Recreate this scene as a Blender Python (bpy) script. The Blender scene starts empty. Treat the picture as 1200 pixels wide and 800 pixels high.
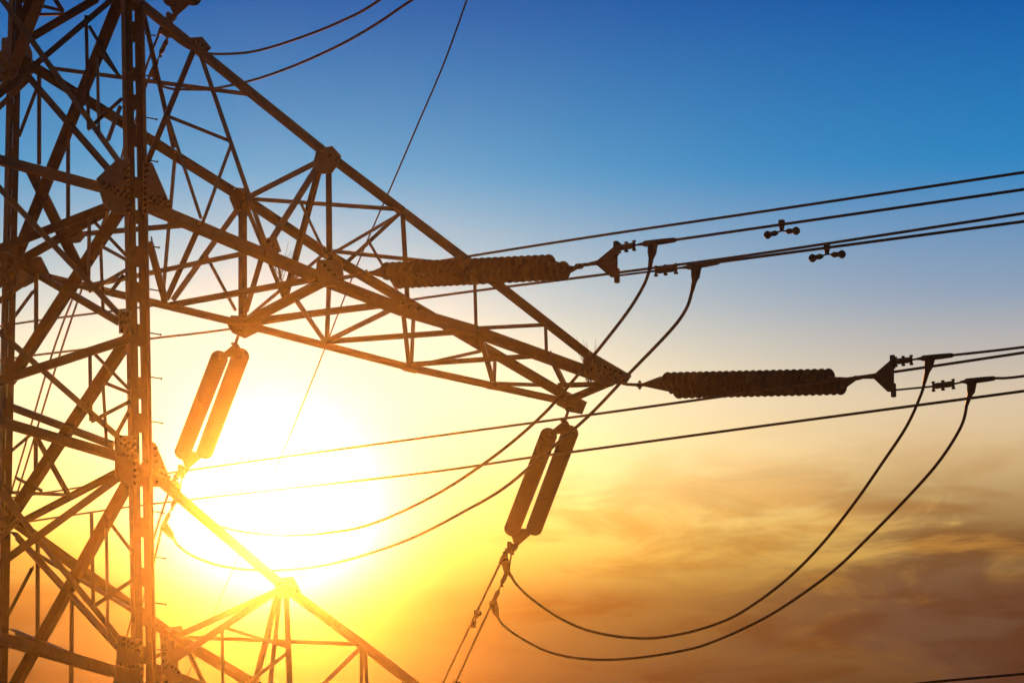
import bpy, bmesh, math, random
from mathutils import Vector, Matrix
random.seed(7)
sc = bpy.context.scene
COL = sc.collection
V = Vector

# ------------------------------------------------------------------ camera
CAM = V((-20.936, -56.026, 1.7)); FWD = V((0.4659, 0.82912, 0.30902)); UPV = V((-0.15138, -0.2694, 0.95106)); RGT = V((0.87179, -0.48988, 0.0))
cd = bpy.data.cameras.new('camera'); cam = bpy.data.objects.new('camera', cd); COL.objects.link(cam)
cd.sensor_width = 36; cd.lens = 135; cd.clip_start = 0.5; cd.clip_end = 8000
rot = Matrix((RGT, UPV, -FWD)).transposed().to_4x4()
cam.matrix_world = Matrix.Translation(CAM) @ rot
sc.camera = cam

# ------------------------------------------------------------------ sky, sun, exposure
SUN = V((0.41815, 0.86986, 0.26171)).normalized()
SUN_ELEV = math.asin(SUN.z); SUN_AZ = math.atan2(SUN.x, SUN.y)
world = bpy.data.worlds.new('World'); sc.world = world; world.use_nodes = True
nt = world.node_tree; nt.nodes.clear()
def nd(t, **k):
    n = nt.nodes.new(t)
    for a, b in k.items(): setattr(n, a, b)
    return n
def lk(a, b): nt.links.new(a, b)
def math_(op, a, b=None, c=None, clamp=False):
    n = nd('ShaderNodeMath', operation=op); n.use_clamp = clamp
    for i, x in enumerate((a, b, c)):
        if x is None: continue
        if isinstance(x, (int, float)): n.inputs[i].default_value = x
        else: lk(x, n.inputs[i])
    return n.outputs[0]
def vmath(op, a, b):
    n = nd('ShaderNodeVectorMath', operation=op)
    for i, x in enumerate((a, b)):
        if isinstance(x, (tuple, list, Vector)): n.inputs[i].default_value = x
        else: lk(x, n.inputs[i])
    return n
def ramp(x, stops, lo, hi):
    mr = nd('ShaderNodeMapRange'); lk(x, mr.inputs[0]); mr.inputs[1].default_value = lo; mr.inputs[2].default_value = hi
    r = nd('ShaderNodeValToRGB'); lk(mr.outputs[0], r.inputs[0]); el = r.color_ramp.elements
    while len(el) < len(stops): el.new(.5)
    for e, (p, c) in zip(el, stops):
        e.position = (p - lo) / (hi - lo); e.color = (*c, 1)
    return r.outputs[0]
def mix(bt, f, a, b):
    n = nd('ShaderNodeMix', data_type='RGBA', blend_type=bt)
    if isinstance(f, (int, float)): n.inputs[0].default_value = f
    else: lk(f, n.inputs[0])
    for i, x in ((6, a), (7, b)):
        if isinstance(x, tuple): n.inputs[i].default_value = (*x, 1)
        else: lk(x, n.inputs[i])
    return n.outputs[2]
def smooth(x, a, b):
    n = nd('ShaderNodeMapRange', interpolation_type='SMOOTHSTEP'); lk(x, n.inputs[0]); n.inputs[1].default_value = a; n.inputs[2].default_value = b
    return n.outputs[0]
tc = nd('ShaderNodeTexCoord')
dirv = vmath('NORMALIZE', tc.outputs['Generated'], (0, 0, 0)).outputs[0]
sep = nd('ShaderNodeSeparateXYZ'); lk(dirv, sep.inputs[0])
elev = math_('MULTIPLY', math_('ARCSINE', sep.outputs[2]), 180 / math.pi)          # degrees above the horizon
dotn = vmath('DOT_PRODUCT', dirv, tuple(SUN)).outputs['Value']
ang2 = math_('MULTIPLY', math_('SUBTRACT', 1.0, dotn), 2.0)                         # squared angle to the sun (rad^2)
# evening air: dusky brown low down, lavender, then deep blue
base = ramp(elev, [(0,(.05,.022,.015)),(12.5,(.085,.036,.018)),(14.2,(.30,.145,.036)),(15.1,(.66,.40,.11)),(16.1,(.74,.52,.25)),(17.1,(.66,.53,.38)),(18.6,(.25,.345,.48)),(20.5,(.015,.23,.53)),(23.0,(.0,.105,.39)),(30,(.0,.06,.28)),(60,(.0,.05,.2))], 0, 60)
# light scattered round the low sun, reddened and dimmed by the bank of dust near the horizon
tint = ramp(elev, [(8,(.0,.0,0)),(12.9,(.0,.0,.0)),(13.7,(.05,.02,.0)),(14.2,(.18,.08,.0)),(14.8,(.74,.48,.04)),(15.4,(1.1,.84,.17)),(17,(1,.95,.42)),(18.6,(.94,1.0,.50)),(20.5,(.4,.9,.6)),(24,(.1,1,1))], 8, 24)
de = math_('SUBTRACT', math_('ARCSINE', sep.outputs[2]), SUN_ELEV)
wide2 = math_('ADD', ang2, math_('MULTIPLY', math_('MULTIPLY', de, de), 1.2))       # the glow lies flatter than it is high
lobe = math_('MULTIPLY', math_('EXPONENT', math_('MULTIPLY', wide2, -1 / .105 ** 2)), .9)
core = math_('MULTIPLY', math_('EXPONENT', math_('MULTIPLY', ang2, -1 / .023 ** 2)), 3.2)
aure = mix('MULTIPLY', 1.0, tint, lobe)
skyc = mix('ADD', 1.0, base, aure)
skyc = mix('ADD', 1.0, skyc, mix('MULTIPLY', 1.0, (1.0, .93, .72), math_('MULTIPLY', core, smooth(elev, 13.6, 15.4))))
# streaks of cloud low in the sky
mp = nd('ShaderNodeMapping'); lk(dirv, mp.inputs[0]); mp.inputs['Scale'].default_value = (21, 21, 62); mp.inputs['Rotation'].default_value = (0.0, 0.02, 0)
mp.inputs['Location'].default_value = (0.3,0.2,0.0)
nz = nd('ShaderNodeTexNoise'); lk(mp.outputs[0], nz.inputs['Vector']); nz.inputs['Scale'].default_value = 1.0; nz.inputs['Detail'].default_value = 9; nz.inputs['Roughness'].default_value = .6; nz.inputs['Distortion'].default_value = .7
low = smooth(elev, 16.9, 14.5)
away = smooth(ang2, .003, .030)
cover = math_('MULTIPLY', smooth(math_('ADD', nz.outputs[0], math_('MULTIPLY', smooth(ang2, .014, .036), .23)), .45, .63), math_('MULTIPLY', low, away))
skyc = mix('MIX', math_('MULTIPLY', cover, .78), skyc, (.115, .055, .038))
mp2 = nd('ShaderNodeMapping'); lk(dirv, mp2.inputs[0]); mp2.inputs['Scale'].default_value = (26, 26, 110); mp2.inputs['Location'].default_value = (3.1, 1.7, .4)
nz2 = nd('ShaderNodeTexNoise'); lk(mp2.outputs[0], nz2.inputs['Vector']); nz2.inputs['Scale'].default_value = 1.0; nz2.inputs['Detail'].default_value = 5; nz2.inputs['Distortion'].default_value = .5
wisp = math_('MULTIPLY', smooth(nz2.outputs[0], .42, .66), math_('MULTIPLY', smooth(elev, 17.0, 15.0), smooth(ang2, .0012, .006)))
skyc = mix('MULTIPLY', math_('MULTIPLY', wisp, .8), skyc, (.74, .52, .36))
# the rest of the dome, away from the sun, is plain evening sky
nish = nd('ShaderNodeTexSky', sky_type='NISHITA'); nish.sun_disc = False; nish.sun_elevation = SUN_ELEV; nish.sun_rotation = SUN_AZ
nish.dust_density = 2.0
rest = mix('MULTIPLY', 1.0, nish.outputs[0], (.006, .006, .006))
skyc = mix('MIX', smooth(dotn, .80, .965), rest, skyc)
bg = nd('ShaderNodeBackground'); lk(skyc, bg.inputs[0]); bg.inputs[1].default_value = 1.0
wo = nd('ShaderNodeOutputWorld'); lk(bg.outputs[0], wo.inputs[0])
world.cycles.sampling_method = 'MANUAL'; world.cycles.sample_map_resolution = 2048

sl = bpy.data.lights.new('sun', 'SUN'); sl.energy = 3.0; sl.angle = math.radians(.5); sl.color = (1.0,.275,.028)
so = bpy.data.objects.new('sun', sl); COL.objects.link(so); so.location = (0, 0, 60)
so.rotation_euler = SUN.to_track_quat('Z', 'Y').to_euler()
sc.view_settings.view_transform = 'Standard'; sc.view_settings.look = 'None'; sc.view_settings.exposure = 0; sc.view_settings.gamma = 1
sc.cycles.use_denoising = True
sc.cycles.max_bounces = 4

# ------------------------------------------------------------------ materials
def mat(name, c0, c1, scale=6.0, rough=.55, metal=0.0, bump=.15, c2=None, spec=.5):
    m = bpy.data.materials.new(name); m.use_nodes = True; t = m.node_tree; p = t.nodes['Principled BSDF']
    co = t.nodes.new('ShaderNodeTexCoord'); n = t.nodes.new('ShaderNodeTexNoise'); n.inputs['Scale'].default_value = scale; n.inputs['Detail'].default_value = 7; n.inputs['Roughness'].default_value = .62
    t.links.new(co.outputs['Object'], n.inputs['Vector'])
    r = t.nodes.new('ShaderNodeValToRGB'); r.color_ramp.elements[0].position = .34; r.color_ramp.elements[1].position = .68
    r.color_ramp.elements[0].color = (*c0, 1); r.color_ramp.elements[1].color = (*c1, 1)
    t.links.new(n.outputs[0], r.inputs[0]); src = r.outputs[0]
    if c2:
        n2 = t.nodes.new('ShaderNodeTexNoise'); n2.inputs['Scale'].default_value = scale * 2.3; n2.inputs['Detail'].default_value = 4; t.links.new(co.outputs['Object'], n2.inputs['Vector'])
        r2 = t.nodes.new('ShaderNodeValToRGB'); r2.color_ramp.elements[0].position = .58; r2.color_ramp.elements[1].position = .72
        t.links.new(n2.outputs[0], r2.inputs[0]); mx = t.nodes.new('ShaderNodeMix'); mx.data_type = 'RGBA'
        t.links.new(r2.outputs[0], mx.inputs[0]); t.links.new(src, mx.inputs[6]); mx.inputs[7].default_value = (*c2, 1); src = mx.outputs[2]
    t.links.new(src, p.inputs['Base Color'])
    p.inputs['Roughness'].default_value = rough; p.inputs['Metallic'].default_value = metal; p.inputs['Specular IOR Level'].default_value = spec
    if bump:
        b = t.nodes.new('ShaderNodeBump'); b.inputs['Strength'].default_value = bump; b.inputs['Distance'].default_value = .01
        t.links.new(n.outputs[0], b.inputs['Height']); t.links.new(b.outputs[0], p.inputs['Normal'])
    return m
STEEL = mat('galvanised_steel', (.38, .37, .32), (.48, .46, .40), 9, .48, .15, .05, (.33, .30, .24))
SHADED_STEEL = mat('shaded_steel', (.040, .033, .028), (.07, .06, .05), 9, .5, .1, .05, (.06, .045, .035))  # same steel with the shade of unlit faces put into its colour
PLATE = mat('gusset_steel', (.38, .365, .31), (.50, .48, .41), 8, .5, .15, .08, (.32, .28, .21))
BOLT = mat('bolt_steel', (.06, .05, .04), (.10, .085, .07), 30, .55, .2, 0)  # darkened so the bolts carry their shadows on the gussets in the colour
FIT = mat('forged_fitting', (.10, .085, .07), (.18, .16, .14), 20, .5, .3, .1)
WIRE = mat('weathered_aluminium', (.11, .10, .09), (.19, .18, .165), 12, .6, .2, 0)
CERA = mat('brown_porcelain', (.022, .011, .008), (.04, .019, .012), 8, .38, 0, 0, None, .3)
CERB = mat('pale_porcelain', (.13, .13, .085), (.19, .185, .12), 8, .4, 0, 0)
TWIG = mat('dry_grass', (.20, .14, .06), (.32, .23, .10), 20, .8, 0, 0)
GRASS = mat('dry_field', (.035, .04, .015), (.09, .075, .035), .8, .95, 0, .3, (.12, .09, .05), .1)

# ------------------------------------------------------------------ helpers
def tag(o, label=None, cat=None, group=None, kind=None):
    for k, v in (('label', label), ('category', cat), ('group', group), ('kind', kind)):
        if v: o[k] = v
    return o
def link(name, bm, m, parent=None, smooth=False):
    bmesh.ops.recalc_face_normals(bm, faces=bm.faces)
    me = bpy.data.meshes.new(name); bm.to_mesh(me); bm.free(); me.materials.append(m)
    if smooth:
        for p in me.polygons: p.use_smooth = True
    return link_mesh(name, me, parent)
def link_mesh(name, me, parent=None):
    o = bpy.data.objects.new(name, me); COL.objects.link(o)
    if parent: o.parent = parent; 
    return o
def empty(name, loc=(0, 0, 0), parent=None):
    o = bpy.data.objects.new(name, None); COL.objects.link(o); o.location = loc; o.empty_display_size = .3
    if parent: o.parent = parent
    return o
def loft(bm, rings, cap=True):
    vs = [[bm.verts.new(p) for p in r] for r in rings]; n = len(vs[0])
    for a, b in zip(vs, vs[1:]):
        for i in range(n): bm.faces.new((a[i], a[(i + 1) % n], b[(i + 1) % n], b[i]))
    if cap:
        bm.faces.new(vs[0][::-1]); bm.faces.new(vs[-1])
def basis(d):
    d = d.normalized(); a = V((0, 0, 1)) if abs(d.z) < .9 else V((1, 0, 0))
    u = d.cross(a).normalized(); return d, u, u.cross(d)
def tube(bm, pts, r, n=8):
    pts = [V(p) for p in pts]; rs = r if isinstance(r, (list, tuple)) else [r] * len(pts); rings = []
    for i, p in enumerate(pts):
        d = (pts[min(i + 1, len(pts) - 1)] - pts[max(i - 1, 0)])
        _, u, v = basis(d)
        rings.append([p + (u * math.cos(2 * math.pi * k / n) + v * math.sin(2 * math.pi * k / n)) * rs[i] for k in range(n)])
    loft(bm, rings)
def smooth_path(pts, k=6):
    pts = [V(p) for p in pts]; out = []
    for i in range(len(pts) - 1):
        p0 = pts[max(i - 1, 0)]; p1 = pts[i]; p2 = pts[i + 1]; p3 = pts[min(i + 2, len(pts) - 1)]
        for j in range(k):
            t = j / k
            out.append(.5 * ((2 * p1) + (p2 - p0) * t + (2 * p0 - 5 * p1 + 4 * p2 - p3) * t * t + (3 * p1 - p0 - 3 * p2 + p3) * t ** 3))
    out.append(pts[-1]); return out
def box_between(bm, a, b, w, h, up=V((0, 0, 1))):
    a = V(a); b = V(b); d = (b - a).normalized(); s = d.cross(up)
    if s.length < 1e-3: s = d.cross(V((1, 0, 0)))
    s.normalize(); t = s.cross(d)
    loft(bm, [[p + s * (x * w / 2) + t * (y * h / 2) for x, y in ((-1, -1), (1, -1), (1, 1), (-1, 1))] for p in (a, b)])
def angle_bar(bm, a, b, n, w, flip=0, off=0.0, t=.014, wide=1.0):
    """a rolled steel angle from a to b: one leg in the face whose outward normal is n, the other pointing inwards"""
    a = V(a); b = V(b); d = (b - a).normalized(); n = V(n); n = (n - d * n.dot(d)).normalized(); s = d.cross(n)
    if flip: s = -s
    wi = w * wide
    prof = [(0, 0), (w, 0), (w, -t), (t, -t), (t, -wi), (0, -wi)]
    o = -n * off - s * (w / 2)
    loft(bm, [[p + o + s * x + n * y for x, y in prof] for p in (a, b)])
def slab(bm, pts, n, t):
    pts = [V(p) for p in pts]; n = V(n).normalized(); c = sum(pts, V()) / len(pts)
    pts = [p - n * (p - c).dot(n) for p in pts]                     # flatten on to one plane
    loft(bm, [[p - n * t / 2 for p in pts], [p + n * t / 2 for p in pts]]); return c
def hexbolt(bm, p, n, r=.018, h=.03):
    d, u, v = basis(V(n)); p = V(p)
    loft(bm, [[p + d * z + (u * math.cos(k * math.pi / 3) + v * math.sin(k * math.pi / 3)) * r for k in range(6)] for z in (-.01, h)])

# ------------------------------------------------------------------ ground
bm = bmesh.new(); N = 48
for r0 in (0,):
    ring = [bm.verts.new((3000 * math.cos(2 * math.pi * k / N), 3000 * math.sin(2 * math.pi * k / N), 0)) for k in range(N)]
    bm.faces.new(ring)
tag(link('ground', bm, GRASS), kind='structure')

# ------------------------------------------------------------------ the pylon
HW, TAPER, ZC = 2.3, 0.035, 23.152
def w_at(z): return HW + TAPER * (ZC - z)
MEMBERS = [
 ('body', 'diagonal', (-1.853, -2.127, 28.082), (1.992, -2.284, 23.615), (0, -1, 0), 0.1005, 0, 0.0, 0),
 ('body', 'diagonal', (-1.704, -2.263, 24.202), (2.071, -2.376, 20.988), (0, -1, 0), 0.1005, 0, 0.007, 0),
 ('body', 'diagonal', (-1.601, -2.357, 21.512), (2.08, -2.447, 18.958), (0, -1, 0), 0.1005, 0, 0.014, 0),
 ('body', 'diagonal', (-1.522, -2.429, 19.476), (2.171, -2.562, 15.664), (0, -1, 0), 0.1005, 0, 0.021, 0),
 ('body', 'diagonal', (-1.646, -2.316, 22.705), (1.831, -2.183, 26.484), (0, -1, 0), 0.1005, 1, 0.028, 1),
 ('body', 'diagonal', (-1.577, -2.379, 20.894), (2.108, -2.305, 22.999), (0, -1, 0), 0.134, 1, 0.035, 1),
 ('body', 'diagonal', (-1.498, -2.451, 18.844), (2.401, -2.385, 20.723), (0, -1, 0), 0.134, 1, 0.0, 1),
 ('body', 'diagonal', (-1.364, -2.573, 15.349), (2.265, -2.465, 18.448), (0, -1, 0), 0.1206, 1, 0.007, 1),
 ('body', 'diagonal', (-1.23, -2.694, 11.884), (2.511, -2.58, 15.159), (0, -1, 0), 0.1206, 1, 0.014, 1),
 ('body', 'beam', (-1.674, -2.29, 23.436), (1.791, -2.3, 23.148), (0, -1, 0), 0.134, 1, 0.021, 0),
 ('body', 'beam', (-1.511, -2.439, 19.173), (2.114, -2.457, 18.666), (0, -1, 0), 0.134, 1, 0.028, 0),
 ('body', 'beam', (-1.379, -2.559, 15.746), (2.079, -2.579, 15.191), (0, -1, 0), 0.1608, 1, 0.035, 0),
 ('body', 'strut', (1.355, -2.198, 26.079), (1.444, -2.268, 24.078), (0, -1, 0), 0.0603, 0, 0.0, 1),
 ('body', 'strut', (1.492, -2.321, 22.564), (1.504, -2.364, 21.328), (0, -1, 0), 0.0603, 0, 0.007, 0),
 ('body', 'strut', (1.556, -2.401, 20.257), (1.595, -2.439, 19.168), (0, -1, 0), 0.0603, 0, 0.014, 1),
 ('body', 'strut', (1.641, -2.492, 17.661), (1.702, -2.544, 16.194), (0, -1, 0), 0.0603, 0, 0.021, 1),
 ('body', 'strut', (1.581, -2.222, 25.381), (1.64, -2.27, 23.996), (0, -1, 0), 0.0533, 0, 0.028, 0),
 ('body', 'strut', (1.707, -2.334, 22.177), (1.774, -2.373, 21.055), (0, -1, 0), 0.0533, 0, 0.035, 1),
 ('body', 'strut', (1.786, -2.419, 19.765), (1.864, -2.452, 18.813), (0, -1, 0), 0.0533, 0, 0.0, 1),
 ('body', 'strut', (1.891, -2.5, 17.445), (1.956, -2.563, 15.638), (0, -1, 0), 0.0533, 0, 0.007, 0),
 ('body', 'strut', (1.419, -2.203, 25.909), (1.932, -2.23, 25.165), (0, -1, 0), 0.0574, 0, 0.014, 1),
 ('body', 'strut', (1.566, -2.322, 22.533), (2.155, -2.339, 22.036), (0, -1, 0), 0.0574, 0, 0.021, 1),
 ('body', 'strut', (1.614, -2.399, 20.309), (2.24, -2.418, 19.792), (0, -1, 0), 0.0574, 0, 0.028, 0),
 ('body', 'strut', (1.858, -2.492, 17.663), (2.376, -2.512, 17.093), (0, -1, 0), 0.0574, 0, 0.035, 1),
 ('body', 'strut', (1.609, -2.219, 25.463), (1.978, -2.231, 25.113), (0, -1, 0), 0.057, 0, 0.0, 1),
 ('body', 'strut', (1.708, -2.336, 22.119), (2.142, -2.342, 21.96), (0, -1, 0), 0.057, 0, 0.007, 0),
 ('body', 'strut', (1.785, -2.416, 19.836), (2.256, -2.42, 19.723), (0, -1, 0), 0.057, 0, 0.014, 1),
 ('body', 'strut', (1.458, -2.266, 24.11), (2.03, -2.244, 24.746), (0, -1, 0), 0.0615, 0, 0.021, 1),
 ('body', 'strut', (1.519, -2.364, 21.316), (2.174, -2.347, 21.805), (0, -1, 0), 0.0615, 0, 0.028, 0),
 ('body', 'strut', (1.609, -2.44, 19.156), (2.273, -2.424, 19.597), (0, -1, 0), 0.0615, 0, 0.035, 1),
 ('body', 'strut', (1.702, -2.545, 16.153), (2.498, -2.523, 16.776), (0, -1, 0), 0.0615, 0, 0.0, 1),
 ('body', 'strut', (1.79, -2.272, 23.95), (2.003, -2.249, 24.605), (0, -1, 0), 0.0574, 0, 0.007, 0),
 ('body', 'strut', (1.858, -2.364, 21.314), (2.117, -2.351, 21.693), (0, -1, 0), 0.0574, 0, 0.014, 1),
 ('body', 'strut', (2.049, -2.445, 19.01), (2.276, -2.429, 19.469), (0, -1, 0), 0.0574, 0, 0.021, 1),
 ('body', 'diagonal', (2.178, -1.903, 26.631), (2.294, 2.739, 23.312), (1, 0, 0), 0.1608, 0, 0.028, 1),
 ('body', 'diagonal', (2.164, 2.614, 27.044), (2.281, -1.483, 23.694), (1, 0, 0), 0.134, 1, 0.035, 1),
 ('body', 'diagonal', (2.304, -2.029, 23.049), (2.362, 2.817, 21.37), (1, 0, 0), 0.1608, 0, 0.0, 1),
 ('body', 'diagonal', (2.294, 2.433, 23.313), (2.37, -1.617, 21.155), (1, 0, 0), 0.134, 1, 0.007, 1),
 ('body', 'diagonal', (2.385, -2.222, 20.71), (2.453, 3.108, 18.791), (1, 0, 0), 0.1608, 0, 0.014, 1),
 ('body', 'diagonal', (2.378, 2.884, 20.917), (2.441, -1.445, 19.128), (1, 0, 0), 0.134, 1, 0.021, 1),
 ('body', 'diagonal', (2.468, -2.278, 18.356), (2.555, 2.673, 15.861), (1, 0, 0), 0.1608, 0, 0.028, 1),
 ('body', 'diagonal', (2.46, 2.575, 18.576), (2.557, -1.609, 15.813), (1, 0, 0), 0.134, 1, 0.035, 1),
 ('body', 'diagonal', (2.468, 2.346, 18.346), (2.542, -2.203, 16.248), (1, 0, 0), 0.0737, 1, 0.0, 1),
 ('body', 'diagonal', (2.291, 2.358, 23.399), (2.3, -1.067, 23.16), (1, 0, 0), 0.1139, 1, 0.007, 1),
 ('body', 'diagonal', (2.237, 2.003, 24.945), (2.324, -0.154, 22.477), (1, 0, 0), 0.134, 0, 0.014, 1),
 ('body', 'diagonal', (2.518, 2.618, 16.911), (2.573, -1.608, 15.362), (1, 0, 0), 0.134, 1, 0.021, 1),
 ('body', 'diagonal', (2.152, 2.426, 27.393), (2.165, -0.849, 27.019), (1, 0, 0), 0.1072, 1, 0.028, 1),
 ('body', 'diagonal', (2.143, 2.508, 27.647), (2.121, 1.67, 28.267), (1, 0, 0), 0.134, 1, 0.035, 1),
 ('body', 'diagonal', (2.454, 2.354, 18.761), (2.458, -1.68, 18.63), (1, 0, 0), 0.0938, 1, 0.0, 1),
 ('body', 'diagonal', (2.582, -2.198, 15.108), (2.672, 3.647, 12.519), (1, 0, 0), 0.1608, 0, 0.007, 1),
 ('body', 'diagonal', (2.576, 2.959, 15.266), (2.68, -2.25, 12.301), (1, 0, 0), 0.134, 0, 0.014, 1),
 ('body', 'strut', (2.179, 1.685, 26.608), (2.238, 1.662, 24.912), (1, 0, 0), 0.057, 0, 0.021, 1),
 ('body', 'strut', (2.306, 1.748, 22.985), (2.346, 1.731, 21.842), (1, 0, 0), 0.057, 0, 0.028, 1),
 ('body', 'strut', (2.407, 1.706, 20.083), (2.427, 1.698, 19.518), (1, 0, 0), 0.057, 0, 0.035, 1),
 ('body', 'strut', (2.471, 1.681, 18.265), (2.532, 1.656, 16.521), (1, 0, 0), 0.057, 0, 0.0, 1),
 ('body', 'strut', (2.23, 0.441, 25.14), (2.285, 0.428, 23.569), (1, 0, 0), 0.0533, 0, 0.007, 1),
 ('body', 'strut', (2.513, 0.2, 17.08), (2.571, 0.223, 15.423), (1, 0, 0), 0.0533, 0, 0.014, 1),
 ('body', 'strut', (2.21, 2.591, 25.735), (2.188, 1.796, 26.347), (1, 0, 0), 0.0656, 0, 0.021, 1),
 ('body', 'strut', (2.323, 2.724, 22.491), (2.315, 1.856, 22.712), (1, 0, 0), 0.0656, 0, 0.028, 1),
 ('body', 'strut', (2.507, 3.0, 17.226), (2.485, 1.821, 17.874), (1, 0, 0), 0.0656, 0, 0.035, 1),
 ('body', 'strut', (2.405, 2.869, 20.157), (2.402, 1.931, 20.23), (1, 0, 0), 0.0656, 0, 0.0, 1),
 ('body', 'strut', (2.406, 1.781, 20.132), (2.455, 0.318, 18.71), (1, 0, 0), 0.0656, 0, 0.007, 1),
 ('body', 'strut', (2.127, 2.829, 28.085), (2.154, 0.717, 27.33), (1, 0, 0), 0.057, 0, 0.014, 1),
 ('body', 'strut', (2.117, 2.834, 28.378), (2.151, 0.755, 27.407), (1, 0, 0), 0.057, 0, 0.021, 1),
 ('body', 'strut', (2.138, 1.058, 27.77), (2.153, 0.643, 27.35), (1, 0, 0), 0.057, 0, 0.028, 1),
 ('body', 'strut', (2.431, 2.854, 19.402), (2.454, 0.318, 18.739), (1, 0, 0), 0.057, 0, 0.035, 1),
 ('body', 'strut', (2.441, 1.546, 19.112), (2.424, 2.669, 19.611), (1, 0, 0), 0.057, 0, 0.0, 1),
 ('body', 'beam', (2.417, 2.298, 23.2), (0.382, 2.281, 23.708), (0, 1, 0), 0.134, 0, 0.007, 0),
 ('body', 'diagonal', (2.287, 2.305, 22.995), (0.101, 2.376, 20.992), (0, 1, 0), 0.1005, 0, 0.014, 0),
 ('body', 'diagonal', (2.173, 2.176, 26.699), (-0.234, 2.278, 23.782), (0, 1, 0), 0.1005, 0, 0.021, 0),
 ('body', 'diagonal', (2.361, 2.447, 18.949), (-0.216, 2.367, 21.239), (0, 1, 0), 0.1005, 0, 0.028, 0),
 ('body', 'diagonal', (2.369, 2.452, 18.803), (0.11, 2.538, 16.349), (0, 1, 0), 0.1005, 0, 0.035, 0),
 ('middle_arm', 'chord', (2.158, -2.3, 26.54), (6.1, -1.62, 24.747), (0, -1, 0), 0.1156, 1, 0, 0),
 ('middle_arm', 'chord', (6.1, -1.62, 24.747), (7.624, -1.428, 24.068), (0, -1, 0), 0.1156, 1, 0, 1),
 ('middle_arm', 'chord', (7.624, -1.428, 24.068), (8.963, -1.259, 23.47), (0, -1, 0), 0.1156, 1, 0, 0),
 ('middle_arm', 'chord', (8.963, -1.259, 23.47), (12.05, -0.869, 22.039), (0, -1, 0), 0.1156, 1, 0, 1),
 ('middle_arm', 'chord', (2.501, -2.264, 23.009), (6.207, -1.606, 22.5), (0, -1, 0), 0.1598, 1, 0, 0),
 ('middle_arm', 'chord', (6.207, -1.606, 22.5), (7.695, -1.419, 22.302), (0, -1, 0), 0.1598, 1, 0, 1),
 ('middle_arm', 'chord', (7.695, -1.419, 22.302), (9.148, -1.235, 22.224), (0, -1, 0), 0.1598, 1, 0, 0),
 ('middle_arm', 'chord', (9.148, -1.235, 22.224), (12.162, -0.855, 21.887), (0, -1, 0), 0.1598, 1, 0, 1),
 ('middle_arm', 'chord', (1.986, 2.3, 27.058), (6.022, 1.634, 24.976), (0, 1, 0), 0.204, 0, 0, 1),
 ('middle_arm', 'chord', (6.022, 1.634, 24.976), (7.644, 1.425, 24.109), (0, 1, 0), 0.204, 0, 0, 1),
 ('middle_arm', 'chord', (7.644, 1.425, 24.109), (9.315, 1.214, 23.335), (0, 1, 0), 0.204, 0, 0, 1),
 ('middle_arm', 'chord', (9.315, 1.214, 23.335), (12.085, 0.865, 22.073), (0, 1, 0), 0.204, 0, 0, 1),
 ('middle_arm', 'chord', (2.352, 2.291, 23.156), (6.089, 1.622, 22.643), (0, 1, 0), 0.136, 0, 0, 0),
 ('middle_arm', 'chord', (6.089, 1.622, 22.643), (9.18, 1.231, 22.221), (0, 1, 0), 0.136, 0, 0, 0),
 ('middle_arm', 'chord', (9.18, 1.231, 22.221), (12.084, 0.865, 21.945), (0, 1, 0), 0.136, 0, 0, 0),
 ('middle_arm', 'brace', (3.385, -2.106, 26.012), (2.509, -2.263, 23.718), (0, -1, 0), 0.0804, 1, 0.021, 1),
 ('middle_arm', 'brace', (3.402, -2.103, 26.017), (4.886, -1.837, 22.791), (0, -1, 0), 0.0804, 0, 0.028, 0),
 ('middle_arm', 'brace', (2.859, -2.2, 24.623), (4.125, -1.973, 24.489), (0, -1, 0), 0.0603, 0, 0.035, 1),
 ('middle_arm', 'brace', (4.126, -1.973, 24.459), (3.596, -2.068, 22.941), (0, -1, 0), 0.0574, 0, 0.0, 0),
 ('middle_arm', 'brace', (2.86, -2.2, 24.593), (3.561, -2.074, 22.992), (0, -1, 0), 0.0574, 0, 0.007, 0),
 ('middle_arm', 'brace', (5.978, -1.642, 24.625), (4.886, -1.837, 22.791), (0, -1, 0), 0.0938, 1, 0.014, 0),
 ('middle_arm', 'brace', (6.102, -1.62, 24.594), (6.155, -1.613, 22.55), (0, -1, 0), 0.1072, 0, 0.021, 1),
 ('middle_arm', 'brace', (5.539, -1.72, 23.756), (6.15, -1.614, 22.821), (0, -1, 0), 0.0492, 0, 0.028, 0),
 ('middle_arm', 'brace', (7.589, -1.432, 24.029), (6.407, -1.581, 22.799), (0, -1, 0), 0.067, 0, 0.035, 1),
 ('middle_arm', 'brace', (7.607, -1.43, 24.002), (7.729, -1.414, 22.37), (0, -1, 0), 0.0871, 0, 0.0, 1),
 ('middle_arm', 'brace', (6.916, -1.517, 23.362), (7.517, -1.441, 22.602), (0, -1, 0), 0.0492, 0, 0.007, 0),
 ('middle_arm', 'brace', (10.638, -1.047, 22.58), (10.655, -1.045, 22.116), (0, -1, 0), 0.0603, 0, 0.014, 1),
 ('middle_arm', 'brace', (9.148, -1.235, 22.254), (10.638, -1.047, 22.611), (0, -1, 0), 0.067, 0, 0.021, 1),
 ('middle_arm', 'brace', (9.126, -1.238, 23.364), (9.166, -1.233, 22.258), (0, -1, 0), 0.0615, 0, 0.028, 1),
 ('middle_arm', 'brace', (6.024, 1.634, 24.912), (4.817, 1.85, 22.939), (0, 1, 0), 0.0871, 1, 0.035, 0),
 ('middle_arm', 'brace', (5.364, 1.752, 23.897), (5.948, 1.647, 22.878), (0, 1, 0), 0.0603, 0, 0.0, 0),
 ('middle_arm', 'brace', (6.024, 1.634, 24.912), (6.071, 1.625, 22.767), (0, 1, 0), 0.1608, 0, 0.007, 1),
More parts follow.
